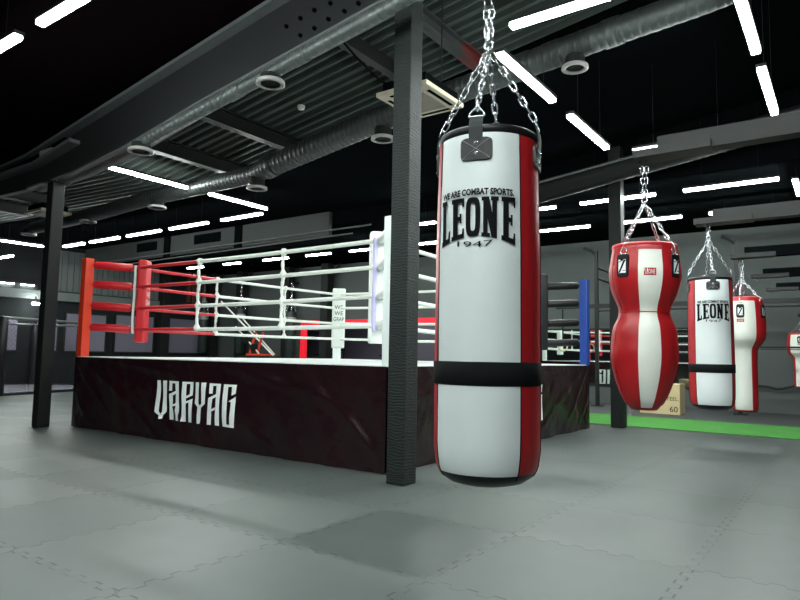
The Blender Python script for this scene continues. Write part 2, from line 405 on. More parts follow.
def diffuser(x, y, ztop_, zbot, r, lab):
    d = thing('air_diffuser', (x, y, zbot), lab, 'air diffuser', 'round diffusers under the air ducts')
    b = MB(); b.lathe([(ztop_, r*.72), (zbot+.02, r*.72)], 24, (x, y, 0)); b.build('collar', M['ductdark'], d)
    b = MB(); b.lathe([(zbot, r*.68), (zbot-.008, r*.86), (zbot, r), (zbot+.03, r*.97), (zbot+.035, r*.7)], 28, (x, y, 0), closed=False); b.build('ring', M['ring_grille'], d)
    b = MB(); b.lathe([(zbot+.03, .001), (zbot+.012, r*.25), (zbot+.03, r*.68)], 24, (x, y, 0), closed=False); b.build('disc', M['ductdark'], d)  # dark surface stands for the shade inside the open ring
DY = 6.4
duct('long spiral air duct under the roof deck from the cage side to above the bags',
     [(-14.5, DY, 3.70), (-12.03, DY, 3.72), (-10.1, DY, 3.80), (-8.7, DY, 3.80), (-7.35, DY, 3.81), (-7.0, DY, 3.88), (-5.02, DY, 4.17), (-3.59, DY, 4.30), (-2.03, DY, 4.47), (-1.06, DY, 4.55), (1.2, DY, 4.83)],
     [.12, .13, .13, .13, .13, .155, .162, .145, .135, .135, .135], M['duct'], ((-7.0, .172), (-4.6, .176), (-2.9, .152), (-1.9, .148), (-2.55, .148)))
for x, zt, zb, lab in ((-14.62, 3.68, 3.57, 'round diffuser at the end of the long duct past the bare column'), (-12.16, 3.70, 3.59, 'round diffuser just past the cream cassette near the bare column'),
                   (-9.86, 3.78, 3.59, 'round diffuser between the bare column and the tube lights over the ring'), (-7.286, 3.79, 3.57, 'round diffuser on the long duct above the V of two tube lights'),
                   (-4.886, 4.05, 3.89, 'round diffuser on the long duct touching the wrapped pillar in view'), (-2.305, 4.33, 4.19, 'round diffuser on the long duct above the tube lights over the big bag')):
    diffuser(x, DY, zt, zb, .158 if x < -3 else .142, lab)
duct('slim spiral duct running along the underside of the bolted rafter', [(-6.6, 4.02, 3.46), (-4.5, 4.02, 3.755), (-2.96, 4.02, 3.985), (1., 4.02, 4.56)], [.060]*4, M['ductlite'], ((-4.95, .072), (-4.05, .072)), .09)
diffuser(-6.57, 4.02, 3.46, 3.36, .145, 'round diffuser at the low end of the slim duct above a tube light')
diffuser(-4.44, 4.02, 3.74, 3.65, .14, 'round diffuser hanging from the slim duct at the middle of the rafter')
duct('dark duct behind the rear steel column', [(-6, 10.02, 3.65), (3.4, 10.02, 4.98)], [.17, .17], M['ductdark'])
b = MB(); b.tube([(-6, 9.8, 3.80), (3.4, 9.8, 4.93)], .022, 8); tag(b.build('conduit_pipe', M['pipe']), 'thin bright pipe running above the dark rear duct', 'pipe')

def cassette(x0, x1, y0, y1, z, lab):
    cx_, cy_ = (x0+x1)/2, (y0+y1)/2
    c = thing('air_conditioner_cassette', (cx_, cy_, z), lab, 'air conditioner', 'ceiling cassettes')
    b = MB(); b.box((x0, y0, z), (x1, y1, z+.05)); b.build('fascia', M['cassette'], c, bevel=.012)
    m = .2; bx('grille', (x0+m*(x1-x0), y0+m*(y1-y0), z-.008), (x1-m*(x1-x0), y1-m*(y1-y0), z+.01), M['cassette_grille'], c)
    for i in range(4):
        if i < 2:
            xx = x0+.05 if i == 0 else x1-.09; bx('outlet_slot', (xx, y0+.14, z-.004), (xx+.04, y1-.14, z+.01), M['black'], c)
        else:
            yy = y0+.05 if i == 2 else y1-.09; bx('outlet_slot', (x0+.14, yy, z-.004), (x1-.14, yy+.04, z+.01), M['black'], c)
    bx('casing', (x0+.05, y0+.05, z+.05), (x1-.05, y1-.05, z+.16), M['black'], c)
    for xx in (x0+.06, x1-.06):
        b = MB(); b.tube([(xx, cy_, z+.16), (xx, cy_, zdeck(xx))], .006, 6); b.build('hanger_rod', M['steel'], c)
cassette(-4.0, -3.36, 5.1, 5.85, 3.8, 'cream square air conditioner cassette behind the wrapped pillar')
cassette(-12.95, -12.25, 5.55, 6.12, 3.68, 'cream square air conditioner cassette behind the bare steel column')
for x, y, lab in ((-6.1, 6.1, 'white smoke detector dot on the deck over the ring centre'), (-8.6, 6.3, 'white smoke detector dot on the deck near the low end')):
    b = MB(); b.lathe([(zdeck(x)-.05, .02), (zdeck(x)-.045, .045), (zdeck(x)-.01, .055), (zdeck(x)+.01, .055)], 16, (x, y, 0)); tag(b.build('smoke_detector', M['white_plastic']), lab, 'smoke detector')

# ------------------------------------------------------------------ tube lights
def tube_light(a, c, lab, z=3.75, group=None, hang=True, w=1.):
    sh = .09 if a[1] > 8 and abs(a[1]-c[1]) < .01 and a[0] < -8 else 0.
    a, c = Vector((a[0], a[1], z)), Vector((c[0], c[1], z)); mid = (a+c)/2; d = (c-a).normalized(); n = Vector((-d.y, d.x, 0)); L = (c-a).length/2
    o = thing('tube_light', mid, lab, 'tube light', group)
    b = MB(); b.obox(mid, d*(L-sh), n*(.034*w), (0, 0, .018*w)); b.build('diffuser', M['lamp'], o, bevel=.008)
    b = MB(); b.obox(mid+Vector((0, 0, .018*w+.016)), d*(L-sh+.01), n*(.042*w), (0, 0, .016)); b.build('housing', M['darkmetal'], o)
    for s_ in (-.6, .6) if hang else ():
        q = mid+d*L*s_; b = MB(); b.tube([q+Vector((0, 0, .05)), (q.x, q.y, zceil(q.x, q.y)-.003)], .0016, 5); b.build('suspension_wire', M['steel'], o)
ORD = ['first', 'second', 'third', 'fourth', 'fifth', 'sixth', 'seventh', 'eighth', 'ninth']
def row(kind, c, spans, labs, z=3.75):
    for (s0, s1), lab in zip(spans, labs):
        tube_light((s0, c) if kind == 'x' else (c, s0), (s1, c) if kind == 'x' else (c, s1), lab, z, 'tube lights hung in straight rows')
row('y', -2.43, [(4.86, 6.08), (6.57, 7.87)], ['tube light slanting just beside the chains of the big bag', 'tube light next along from the one by the big bag chains'])
row('y', -.57, [(4.75, 6.04), (6.42, 7.69), (10.75, 11.75)], ['bright tube light crossing the picture top above the hourglass bag', 'tube light just below the one crossing the picture top over the hourglass bag', 'tube light cut by the picture side above the beam ends'])
row('x', 4.48, [(-2.14, -.85)], ['tube light above the big bag chains beside the fat duct'])
row('x', 2.31, [(-7.0, -5.72), (-5.34, -4.05)], ['tube light in the top corner cut by the picture edge', 'tube light in the top corner over the dark rafter'])
row('x', 2.31, [(-3.75, -2.45), (-2.15, -.85), (-.55, .75), (1.05, 2.35)], ['tube light of the dark rafter side row, %s one beyond the picture top' % w for w in ORD[:4]])  # tubes added out of view to light the bag fronts
row('y', -8.75, [(4.85, 6.2), (6.65, 7.93)], ['tube light above the red ring corner below the slim duct end', 'tube light forming the upper arm of the V above the ring ropes'])
row('x', 8.17, [(-16.74, -15.57), (-15.43, -13.98), (-13.8, -12.34), (-12.14, -10.68), (-10.4, -9.05), (-2.18, -.95)],
    ['first tube light beside the bare column in the row over the ring', 'second tube light from the bare column in the row over the ring', 'third tube light from the bare column in the row over the ring', 'fourth tube light from the bare column in the row over the ring', 'tube light forming the lower arm of the V above the ring ropes', 'tube light tip showing above the end of the hourglass bag beam'])
row('y', -17.12, [(6.3, 7.9)], ['long tube light running past the bare column to the picture edge'])
row('x', 7.13, [(-18.4, -17.1)], ['short tube light below the long one at the picture edge by the cage'], 3.4)
row('x', 10.54, [(-7.85, -6.69), (-5.4, -4.17), (-3.71, -2.48), (-2.05, -.76)],
    ['upper tube light seen between the wrapped pillar and the big bag', 'upper short tube light touching the big bag beside the dark duct', 'tube light crossing the hourglass bag chain behind the steel column', 'long tube light above the chains of the second cylinder bag'])
row('x', 12.45, [(-17.4, -16.47), (-15.62, -14.69), (-13.85, -12.69), (-12.16, -11.1), (-10.6, -9.3), (-8.95, -7.75), (-5.6, -4.2), (-3.75, -2.47), (-2.0, -.75)],
    ['far tube light behind the top rope near the red rope change', 'far tube light behind the ring above the black bag chains', 'far tube light crossed by the second white rope tie', 'far tube light between rope tie and white pad', 'far tube light touching the white ring pad', 'lower tube light seen between the wrapped pillar and the big bag', 'lower long tube light between the big bag and the steel column', 'lower tube light crossing the hourglass bag chains', 'tube light tip above the end of the second cylinder bag beam'])
row('x', .45, [(-1.2, .1)], ['lone tube light above and behind the camera'])  # unseen fill tube added for the near bag
row('x', -1., [(-4.4, -3.1), (-2.7, -1.4), (-1.0, .3), (.7, 2.0)], ['tube light of the row behind the camera, %s one from the ring side' % w for w in ORD[:4]])  # fill row added out of view to brighten the bag faces
for i, (ya, yb, lab) in enumerate(((8.05, 8.42, 'short wall light on the dark wall by the picture edge'), (8.6, 8.98, 'short wall light on the dark wall next to the bare column'))):
    tube_light((XL+.06, ya), (XL+.06, yb), lab, 2.97, 'short wall lights over the grey band', hang=False, w=.55)
b = MB(); b.lathe([(0, .001), (-.03, .07), (-.06, .09), (-.05, .10), (0, .10)], 20, (-19.6, 8.9, 2.44)); w_ = thing('ceiling_lamp', (-19.6, 8.9, 2.35), 'round white lamp glowing under the grey band behind the cage', 'lamp'); b.build('globe', M['lamp'], w_)
b = MB(); b.tube([(-19.6, 8.9, 2.42), (-19.6, 8.9, 2.62)], .02, 8); b.build('stem', M['darkmetal'], w_)

# ------------------------------------------------------------------ bulkhead and far-side wall dressing
bk = thing('bulkhead', (-15, 11.05, 3.86), 'grey clad bulkhead band hanging across the hall behind the ring', 'bulkhead')
bx('cladding', (XL+.1, 10.45, 3.74), (-9.45, 10.55, 4.28), M['clad'], bk)
for x in (-12.5, -15.5): bx('dark_stud', (x-.13, 10.41, 3.68), (x+.13, 10.45, 4.27), M['black'], bk)
for x0, x1 in ((-14.3, -13.2), (-17., -16.)): bx('dark_panel', (x0, 10.435, 3.95), (x1, 10.45, 4.2), M['black'], bk)
b = MB(); b.tube([(XL+.1, 10.38, 3.76), (-8.2, 10.38, 3.84)], .018, 6); b.tube([(XL+.1, 10.38, 3.6), (-8.7, 10.38, 3.7)], .018, 6); b.build('conduit', M['pipe'], bk)
gb = thing('wall_band', (XL+.1, 10, 2.56), 'grey horizontal steel band along the dark wall over the cage', 'band')
bx('band', (XL, 3, 2.57), (XL+.2, 13.4, 2.83), M['panelgrey'], gb)
cl = thing('cladding_panel', (XL+.05, 11.2, 2.9), 'pale grey ribbed cladding panel high on the wall behind the red post', 'cladding')
b = MB()
for i in range(22):
    y = 9.2+i*.19; b.box((XL+.01, y, 2.88), (XL+.06, y+.17, 4.15))
b.build('cladding_ribs', M['panelgrey'], cl)
bx('backing', (XL+.002, 9.2, 2.87), (XL+.03, 13.35, 4.16), M['panelgrey'], cl)
for y0, y1, z0, z1, lab in ((6.0, 8.6, 1.03, 1.95, 'violet grey wall panel behind the cage mesh at the picture edge'), (9.15, 9.75, 1.03, 2.0, 'narrow violet grey wall panel just past the bare column'),
                            (10.0, 11.3, 1.03, 2.2, 'violet grey wall panel between the red post and the red pad'), (11.65, 13.05, 1.03, 2.25, 'violet grey wall panel crossed by the red corner pad'),
                            (13.7, 15.1, 1.03, 2.25, 'violet grey wall panel under the red rope ends')):
    p = thing('wall_panel', (XL+.03, (y0+y1)/2, z0), lab, 'wall panel', 'violet panels along the dark wall')
    bx('sheet', (XL, y0, z0), (XL+.04, y1, z1), M['violet'], p)
    b = MB(); b.box((XL, y0-.05, z0-.05), (XL+.06, y0, z1+.05)); b.box((XL, y1, z0-.05), (XL+.06, y1+.05, z1+.05)); b.box((XL, y0, z1), (XL+.06, y1, z1+.05)); b.box((XL, y0, z0-.05), (XL+.06, y1, z0)); b.build('frame', M['darkmetal'], p)
ws = thing('slat_panel', (XL+.1, 14.7, 2.9), 'reddish brown timber slat panel high in the far corner', 'panel')
for k in range(4): bx('slat', (XL+.02, 14.35+k*.22, 2.9), (XL+.08, 14.5+k*.22, 4.2), M['brown'], ws)

# ------------------------------------------------------------------ training cage
cg = thing('training_cage', (-17.6, 7.2, 0), 'low fighting cage with padded posts and mesh beside the ring', 'cage')
CP = [(-15.74, 6.45), (-16.62, 8.85), (-18.6, 9.8), (-19.7, 9.0), (-19.7, 5.6), (-18.8, 4.6), (-16.9, 4.4)]
b = MB(); b.prism(CP, 2, 0, .035); b.build('mat', M['cagemat'], cg)
for i, (x, y) in enumerate(CP):
    b = MB(); b.lathe([(0, .10), (.02, .13), (1.75, .13), (1.8, .10)], 14, (x, y, 0)); b.build('padded_post', M['blackvinyl'], cg)
for i in range(7):
    (xa, ya), (xb, yb) = CP[i], CP[(i+1) % 7]
    b = MB(); b.tube([(xa, ya, 1.78), (xb, yb, 1.78)], .035, 8); b.build('top_rail', M['pipe'], cg)
    b = MB(); d = Vector((xb-xa, yb-ya, 0)); n = Vector((d.y, -d.x, 0)).normalized(); L = d.length; d.normalize()
    b.obox(Vector(((xa+xb)/2, (ya+yb)/2, .03))+n*.05, d*L/2, n*.05, (0, 0, .03)); b.build('kerb', M['darkmetal'], cg)
    b = MB(); st = .12; H = 1.62
    k = -int(H/st)-1
    while k*st < L:
        for sg in (1, -1):
            s0, s1 = k*st, k*st+H; z0, z1 = (.15, .15+H) if sg > 0 else (.15+H, .15)
            if s0 < 0: z0 += (z1-z0)*(-s0)/H; s0 = 0
            if s1 > L: z1 = z0+(z1-z0)*(L-s0)/(s1-s0) if s1 > s0 else z1; s1 = L
            if s1-s0 > .03:
                b.tube([Vector((xa, ya, z0))+d*s0, Vector((xa, ya, z1))+d*s1], .0022, 3, caps=False, smooth=False)
        k += 1
    b.build('mesh_netting', M['darkmetal'], cg)

# ------------------------------------------------------------------ boxing ring
ring = thing('boxing_ring', (-6.2, 7.3, 0), 'raised boxing ring with black lettered apron, red white and blue corner posts', 'boxing ring')
RC = [(-9.02, 4.71), (-3.48, 4.71), (-3.38, 9.86), (-8.82, 10.08)]    # FL FR BR BL
H = .972
def inset(k): 
    cx_, cy_ = -6.2, 7.35
    return [(x+(cx_-x)*k, y+(cy_-y)*k) for x, y in RC]
b = MB(); b.prism(inset(.02), 2, 0.0, H); b.build('platform', M['blackvinyl'], ring)
b = MB(); b.prism(RC, 2, H, H+.014); b.build('canvas', M['canvas'], ring, bevel=.004)
def fold(u, z, seed):
    k = (1-z/H)
    return (.020+.03*k)*noise.noise((u*1.7+seed, z*1.1, seed))+.024*noise.noise((u*4.2+z*1.9, z*1.4, seed+3.)) + .006*noise.noise((u*9-z*5, z*4, seed))
RIDGES = [(.05, .95, .9, .2, .03, .022), (.0, .55, .55, .05, .025, .02), (.3, .9, 1.5, .35, .05, .018), (2.0, .3, 2.6, .0, .03, .02), (2.35, .42, 2.75, .0, .03, .024), (2.9, .25, 3.2, .0, .025, .02), (1.5, .35, 2.1, .0, .03, .018),
          (4.4, .95, 5.4, .2, .05, .02), (5.0, .6, 5.5, .05, .03, .02), (3.2, .95, 4.9, .62, .06, .016), (3.6, .3, 4.3, .0, .03, .018), (.9, .97, 2.4, .8, .04, .014)]
def ridge(u, z):
    t_ = 0
    for u0, z0_, u1, z1_, w, h in RIDGES:
        du, dz = u1-u0, z1_-z0_; L2 = du*du+dz*dz; k = max(0., min(1., ((u-u0)*du+(z-z0_)*dz)/L2))
        d2 = (u-u0-du*k)**2+(z-z0_-dz*k)**2; t_ += h*math.exp(-d2/(w*w))*(1-.6*abs(2*k-1))
    return t_
def apron_pt(i, u, z, off=0.):
    a, c = Vector(RC[i]+(0,)), Vector(RC[(i+1) % 4]+(0,)); d = (c-a); L = d.length; d.normalize(); n = Vector((d.y, -d.x, 0))
    ed = min(1, min(u, L-u)/.15)
    return a+d*u+n*(.026+ed*(fold(u, z, i*7.3)+ridge(u if i % 2 == 0 else L-u, z))+off)+Vector((0, 0, z))
for i in range(4):
    L = (Vector(RC[i])-Vector(RC[(i+1) % 4])).length; nu, nz_ = 150, 34
    b = MB(); vs = [apron_pt(i, L*k/nu, .004+(H-.0)*j/nz_) for j in range(nz_+1) for k in range(nu+1)]
    b.add(vs, [(j*(nu+1)+k, j*(nu+1)+k+1, (j+1)*(nu+1)+k+1, (j+1)*(nu+1)+k) for j in range(nz_) for k in range(nu)], 0, True)
    ap = b.build('apron', M['apron'], ring)
    GL = [[(-0.758,0.721),(-0.682,0.722),(-0.679,0.346),(-0.758,0.336)],[(-0.631,0.72),(-0.553,0.723),(-0.543,0.35),(-0.621,0.345)],[(-0.758,0.336),(-0.679,0.346),(-0.642,0.317),(-0.667,0.294)],[(-0.621,0.345),(-0.543,0.35),(-0.603,0.299),(-0.642,0.317)],[(-0.671,0.302),(-0.6,0.307),(-0.603,0.259),(-0.667,0.255)],[(-0.686,0.344),(-0.642,0.319),(-0.635,0.296),(-0.675,0.296)],[(-0.51,0.722),(-0.308,0.724),(-0.31,0.698),(-0.504,0.695)],[(-0.505,0.723),(-0.44,0.723),(-0.448,0.605),(-0.507,0.604)],[(-0.377,0.723),(-0.308,0.724),(-0.288,0.256),(-0.357,0.255)],[(-0.504,0.563),(-0.361,0.611),(-0.359,0.581),(-0.443,0.543)],[(-0.504,0.563),(-0.434,0.566),(-0.406,0.26),(-0.479,0.259)],[(-0.431,0.441),(-0.356,0.463),(-0.354,0.435),(-0.425,0.417)],[(-0.25,0.721),(-0.176,0.722),(-0.16,0.257),(-0.237,0.254)],[(-0.25,0.721),(-0.039,0.724),(-0.041,0.703),(-0.248,0.697)],[(-0.109,0.723),(-0.039,0.724),(-0.051,0.57),(-0.11,0.557)],[(-0.176,0.553),(-0.105,0.583),(-0.051,0.57),(-0.174,0.527)],[(-0.171,0.492),(-0.048,0.532),(-0.046,0.509),(-0.169,0.467)],[(-0.119,0.507),(-0.048,0.53),(-0.044,0.254),(-0.11,0.253)],[(0.015,0.724),(0.089,0.726),(0.086,0.486),(0.009,0.482)],[(0.139,0.728),(0.218,0.729),(0.219,0.489),(0.147,0.485)],[(0.009,0.482),(0.086,0.486),(0.122,0.462),(0.08,0.434)],[(0.147,0.485),(0.219,0.489),(0.147,0.438),(0.115,0.462)],[(0.072,0.449),(0.149,0.454),(0.14,0.256),(0.07,0.253)],[(0.076,0.441),(0.116,0.466),(0.153,0.446),(0.119,0.433)],[(0.271,0.725),(0.473,0.725),(0.471,0.701),(0.276,0.698)],[(0.271,0.725),(0.336,0.724),(0.337,0.608),(0.279,0.608)],[(0.4,0.724),(0.473,0.725),(0.487,0.26),(0.412,0.261)],[(0.273,0.559),(0.411,0.61),(0.409,0.581),(0.335,0.545)],[(0.273,0.559),(0.344,0.563),(0.342,0.259),(0.267,0.258)],[(0.317,0.428),(0.402,0.461),(0.403,0.433),(0.319,0.4)],[(0.523,0.723),(0.601,0.722),(0.624,0.263),(0.547,0.261)],[(0.523,0.723),(0.744,0.726),(0.743,0.702),(0.525,0.697)],[(0.671,0.725),(0.744,0.726),(0.741,0.63),(0.673,0.605)],[(0.637,0.543),(0.749,0.599),(0.748,0.567),(0.641,0.531)],[(0.669,0.559),(0.749,0.597),(0.739,0.257),(0.673,0.257)],[(0.545,0.287),(0.744,0.287),(0.739,0.256),(0.547,0.259)]]
    uc = {0: 2.755, 1: 2.59}.get(i, L/2)
    b = MB()
    for q in GL:
        n1, n2 = 3, 8
        vs = []
        for j in range(n2+1):
            for k in range(n1+1):
                f, g = k/n1, j/n2
                x = (q[0][0]*(1-f)+q[1][0]*f)*(1-g)+(q[3][0]*(1-f)+q[2][0]*f)*g
                z = (q[0][1]*(1-f)+q[1][1]*f)*(1-g)+(q[3][1]*(1-f)+q[2][1]*f)*g
                vs.append(apron_pt(i, uc+x, z, .0035))
        b.add(vs, [(j*(n1+1)+k, j*(n1+1)+k+1, (j+1)*(n1+1)+k+1, (j+1)*(n1+1)+k) for j in range(n2) for k in range(n1)], 0, True)
    b.build('lettering', M['white_ink'], ap)
POST = [(-8.99, 4.77), (-3.52, 4.80), (-3.41, 9.82), (-8.76, 10.03)]
ROPEC = [(-8.5, 5.2), (-4.0, 5.22), (-3.92, 9.45), (-8.42, 9.6)]
PADC = [(-8.39, 5.30), (-4.06, 5.34), (-3.95, 9.42), (-8.36, 9.60)]
ZO = [0, 0, -.075, 0]
RZ = [2.285, 2.005, 1.695, 1.385]
pm = [M['redpost'], M['whitepost'], M['bluepost'], M['whitepost']]; cm = [M['redpad'], M['whitepad'], M['blackvinyl'], M['whitepad']]
cn = ['red', 'white', 'blue', 'white']
for i in range(4):
    x, y = POST[i]; hw = .062
    b = MB(); b.box((x-hw, y-hw, H+.01), (x+hw, y+hw, 2.405+ZO[i])); o = b.build('corner_post', pm[i], ring, bevel=.01); o['label'] = cn[i]+' steel corner post'
    # cushioned corner pad, set across the corner
    px, py = PADC[i]; d = Vector((x-px, y-py, 0)).normalized(); n = Vector((-d.y, d.x, 0))
    b = MB(); b.obox((px, py, 1.80), n*.13, d*.065, (0, 0, .60)); pd = b.build('corner_pad', cm[i], ring, bevel=.03); pd['label'] = ('black' if i == 2 else cn[i])+' cushioned corner pad'
    side = n if i in (0,) else -n
    # webbing strip lacing the four ropes at the corner
    rx, ry = ROPEC[i]
    cc = {0: Vector((-8.42, 5.17, 0)), 1: Vector((-4.04, 5.20, 0)), 2: Vector((-4.0, 9.4, 0)), 3: Vector((-8.36, 9.5, 0))}[i]
    if i in (0, 1):
        b = MB(); b.tube([cc+Vector((0, 0, RZ[0]+.03)), cc+Vector((.004, 0, 1.9)), cc+Vector((-.01, 0, 1.5)), cc+Vector((0.01, 0, RZ[3]-.06))], .02 if i == 0 else .026, 6); b.build('corner_strap', M['whitepad'] if i == 0 else M['lilac'], ring)
    # black stencilled or printed lines on the pad
    if i in (1, 3, 0, 2):
        face = -d
        for j, s in enumerate(('WE', 'WE', 'GRAP')):
            b = MB(); vs, fs = text_mesh(s, .11)
            sd = -n if (Vector((0, 0, 1)).cross(face)).dot(n) < 0 else n
            w = max(abs(v[0]) for v in vs); k = min(1.0, .105/w)
            b.add([Vector((px, py, 1.98-j*.12))+face*.068+sd*(vx*k)+Vector((0, 0, vy)) for vx, vy in vs], fs)
            b.build('pad_lettering', M['ink'] if i in (1, 3) else M['white_ink'], pd)
    for z in RZ:
        b = MB(); a, c = Vector((x, y, z+.03+ZO[i])), Vector((rx, ry, z+ZO[i])); dd = (c-a).normalized()
        b.tube([a, c], .012, 8); b.build('turnbuckle', M['chrome'] if i != 2 else M['darkmetal'], ring)
        if i in (0, 2):
            b = MB(); s0, s1 = a+dd*.10, c-dd*.02; b.tube([s0, s0+dd*.02, s1-dd*.02, s1], [.045, .058, .058, .045], 14); b.build('turnbuckle_cover', M['redpad'] if i == 0 else M['blackvinyl'], ring)
        else:
            b = MB(); s0, s1 = a+dd*.12, c-dd*.02; b.tube([s0, s0+dd*.02, s1-dd*.02, s1], [.03, .04, .04, .03], 12); b.build('turnbuckle_cover', M['whitepad'], ring)
rope_col = [('ropered', 'ropewhite', 'ropewhite'), ('ropewhite', 'ropewhite', 'ropeblack'), ('ropeblack', 'ropewhite', 'ropewhite'), ('ropewhite', 'ropewhite', 'ropered')]
third = [(.335, .683), (.34, .68), (.34, .68), (.32, .665)]
for i in range(4):
    a2, c2 = Vector(ROPEC[i]+(0,)), Vector(ROPEC[(i+1) % 4]+(0,))
    for z in RZ:
        b = MB(); f0, f1 = third[i]
        ks = sorted(set([j/24 for j in range(25)]+[f0, f1]))
        def pt(f): return a2.lerp(c2, f)+Vector((0, 0, z-.012*math.sin(PI*f)+ZO[i]*(1-f)+ZO[(i+1) % 4]*f))
        keys = [(0, f0, 0), (f0, f1, 1), (f1, 1, 2)]
        mats = [M[m] for m in rope_col[i]]
        for s0, s1, mi in keys:
            b.tube([pt(f) for f in ks if s0-1e-6 <= f <= s1+1e-6], .024 if z > 1.5 else .025, 10, mat=mi)
        b.build('rope', mats, ring)
    for f in third[i]:
        p = a2.lerp(c2, f); b = MB()
        zz = [RZ[3]-.03+(RZ[0]-RZ[3]+.06)*k/36 for k in range(37)]
        rr = []
        for z in zz:
            near = min(abs(z-q) for q in RZ); rr.append(.042 if near < .03 else (.026 if near < .06 else .019+.003*math.sin(z*60)))
        zo_ = ZO[i]*(1-f)+ZO[(i+1) % 4]*f
        b.tube([p+Vector((.004*math.sin(z*23), .004*math.cos(z*19), z+zo_)) for z in zz], rr, 10); b.build('rope_tie', M['ropewhite'], ring)

# ------------------------------------------------------------------ chains and bags
def chain_links(b, p0, p1, L=.038, w=.011, r=.0032, seg=12, rn=5):
    p0, p1 = Vector(p0), Vector(p1); D = (p1-p0); n = max(1, round(D.length/L)); d = D.normalized(); L = D.length/n
    a = Vector((0, 0, 1)) if abs(d.z) < .9 else Vector((1, 0, 0)); u = d.cross(a).normalized(); v = d.cross(u)
    for k in range(n):
        c = p0+d*(L*(k+.5)); s = u if k % 2 else v; pts = []; hl = L/2+r*1.2-w
        for q in range(seg):
            an = 2*PI*q/seg; ca, sa = math.cos(an), math.sin(an)
            pts.append(c+s*(w*ca)+d*(w*sa+(hl if sa >= 0 else -hl)))
        b.tube(pts, r, rn, closed=True)
def cylp(a, r, z): a = rad(a); return Vector((r*math.sin(a), -r*math.cos(a), z))
def ring_loop(b, c, ax, r, wr, n=18, rn=6):
    ax = Vector(ax).normalized(); q = Vector((0, 0, 1)) if abs(ax.z) < .9 else Vector((1, 0, 0)); u = ax.cross(q).normalized(); v = ax.cross(u)
    b.tube([Vector(c)+u*r*math.cos(2*PI*k/n)+v*r*math.sin(2*PI*k/n) for k in range(n)], wr, rn, closed=True)

def bag_body(parent, prof, matfn, mats, seed=0., cap_z=None, wob=.0013):
    """lathe with 5-degree facets whose material follows the panel layout; (z, r) samples; local coordinates"""
    N = 72; fine = []
    for (z0, r0_), (z1, r1_) in zip(prof[:-1], prof[1:]):
        n = max(1, int(abs(z1-z0)/.03))
        for k in range(n): fine.append((z0+(z1-z0)*k/n, r0_+(r1_-r0_)*k/n))
    fine.append(prof[-1])
    b = MB(); vs = []
    for z, r in fine:
        for k in range(N):
            a = k*5.; q = cylp(a, 1, 0); rr = r*(1+wob/.2*noise.noise((q.x*2.2+seed, q.y*2.2, z*3.1))+wob/.25*noise.noise((q.x*1.1, q.y*1.1+seed, z*14.)))
            vs.append(cylp(a, rr, z))
    P = len(fine)
    for i in range(P-1):
        for k in range(N):
            a = k*5+2.5; a = a-360 if a > 180 else a
            b.add([vs[i*N+k], vs[i*N+(k+1) % N], vs[(i+1)*N+(k+1) % N], vs[(i+1)*N+k]], [(0, 1, 2, 3)], matfn(a, (fine[i][0]+fine[i+1][0])/2), True)
    b.add(vs[-N:], [tuple(range(N))], matfn(0, fine[-1][0])); b.add(vs[:N], [tuple(range(N))[::-1]], matfn(0, fine[0][0]))
    o = b.build('body', mats, parent, local=True, clean=True)
    return o
def seam_line(b, prof, a, r=.0022, off=.001):
    b.tube([cylp(a, rr+off, z) for z, rr in prof if rr > .02], r, 5)
def patch_panel(b, a, r, z0, z1, halfdeg, th=.008, rnd=.25, n=10):
    """a rounded patch lying on the cylinder"""
    ring_ = []
    hz = (z1-z0)/2; zc = (z0+z1)/2; hx = halfdeg
    for k in range(28):
        an = 2*PI*k/28; cx_, sx_ = math.cos(an), math.sin(an)
        e = .35
        ring_.append((hx*math.copysign(abs(cx_)**e, cx_), hz*math.copysign(abs(sx_)**e, sx_)))
    grid = []
    vs = []; fs = []
    for s in (1.0, .94, .5, 0.02):
        for (da, dz) in ring_:
            vs.append(cylp(a+da*s, r+(th if s < .99 else .001), zc+dz*s))
    for l in range(3):
        for k in range(28): fs.append((l*28+k, l*28+(k+1) % 28, (l+1)*28+(k+1) % 28, (l+1)*28+k))
    fs.append(tuple(range(3*28, 4*28)))
    b.add(vs, fs, 0, False)

SLAB = {  # letters as quads in a unit cell
 'L': [[(.1,0),(.52,0),(.52,1),(.1,1)], [(0,0),(1,0),(1,.12),(0,.12)], [(0,.9),(.66,.9),(.66,1),(0,1)], [(.72,0),(1,0),(1,.28),(.86,.28)]],
 'E': [[(.12,0),(.52,0),(.52,1),(.12,1)], [(0,0),(1,0),(1,.11),(0,.11)], [(0,.89),(1,.89),(1,1),(0,1)], [(.8,0),(1,0),(1,.24),(.88,.24)], [(.88,.78),(1,.78),(1,1),(.8,1)], [(.5,.45),(.76,.45),(.76,.55),(.5,.55)], [(.66,.38),(.8,.38),(.8,.62),(.66,.62)]],
 'N': [[(.1,0),(.36,0),(.36,1),(.1,1)], [(0,0),(.5,0),(.5,.1),(0,.1)], [(0,.9),(.4,.9),(.4,1),(0,1)], [(.1,1),(.44,1),(.9,0),(.58,0)], [(.62,.0),(.9,0),(.9,1),(.62,1)], [(.54,.9),(1,.9),(1,1),(.54,1)]],
}
def o_quads():
    q = []; n = 24
    for k in range(n):
        def P(t, sx, sz):
            a = 2*PI*t/n; c, s = math.cos(a), math.sin(a); e = .55
            return (.5+sx*math.copysign(abs(c)**e, c), .5+sz*math.copysign(abs(s)**e, s))
        q.append([P(k, .5, .5), P(k+1, .5, .5), P(k+1, .17, .36), P(k, .17, .36)])
    return q
SLAB['O'] = o_quads()
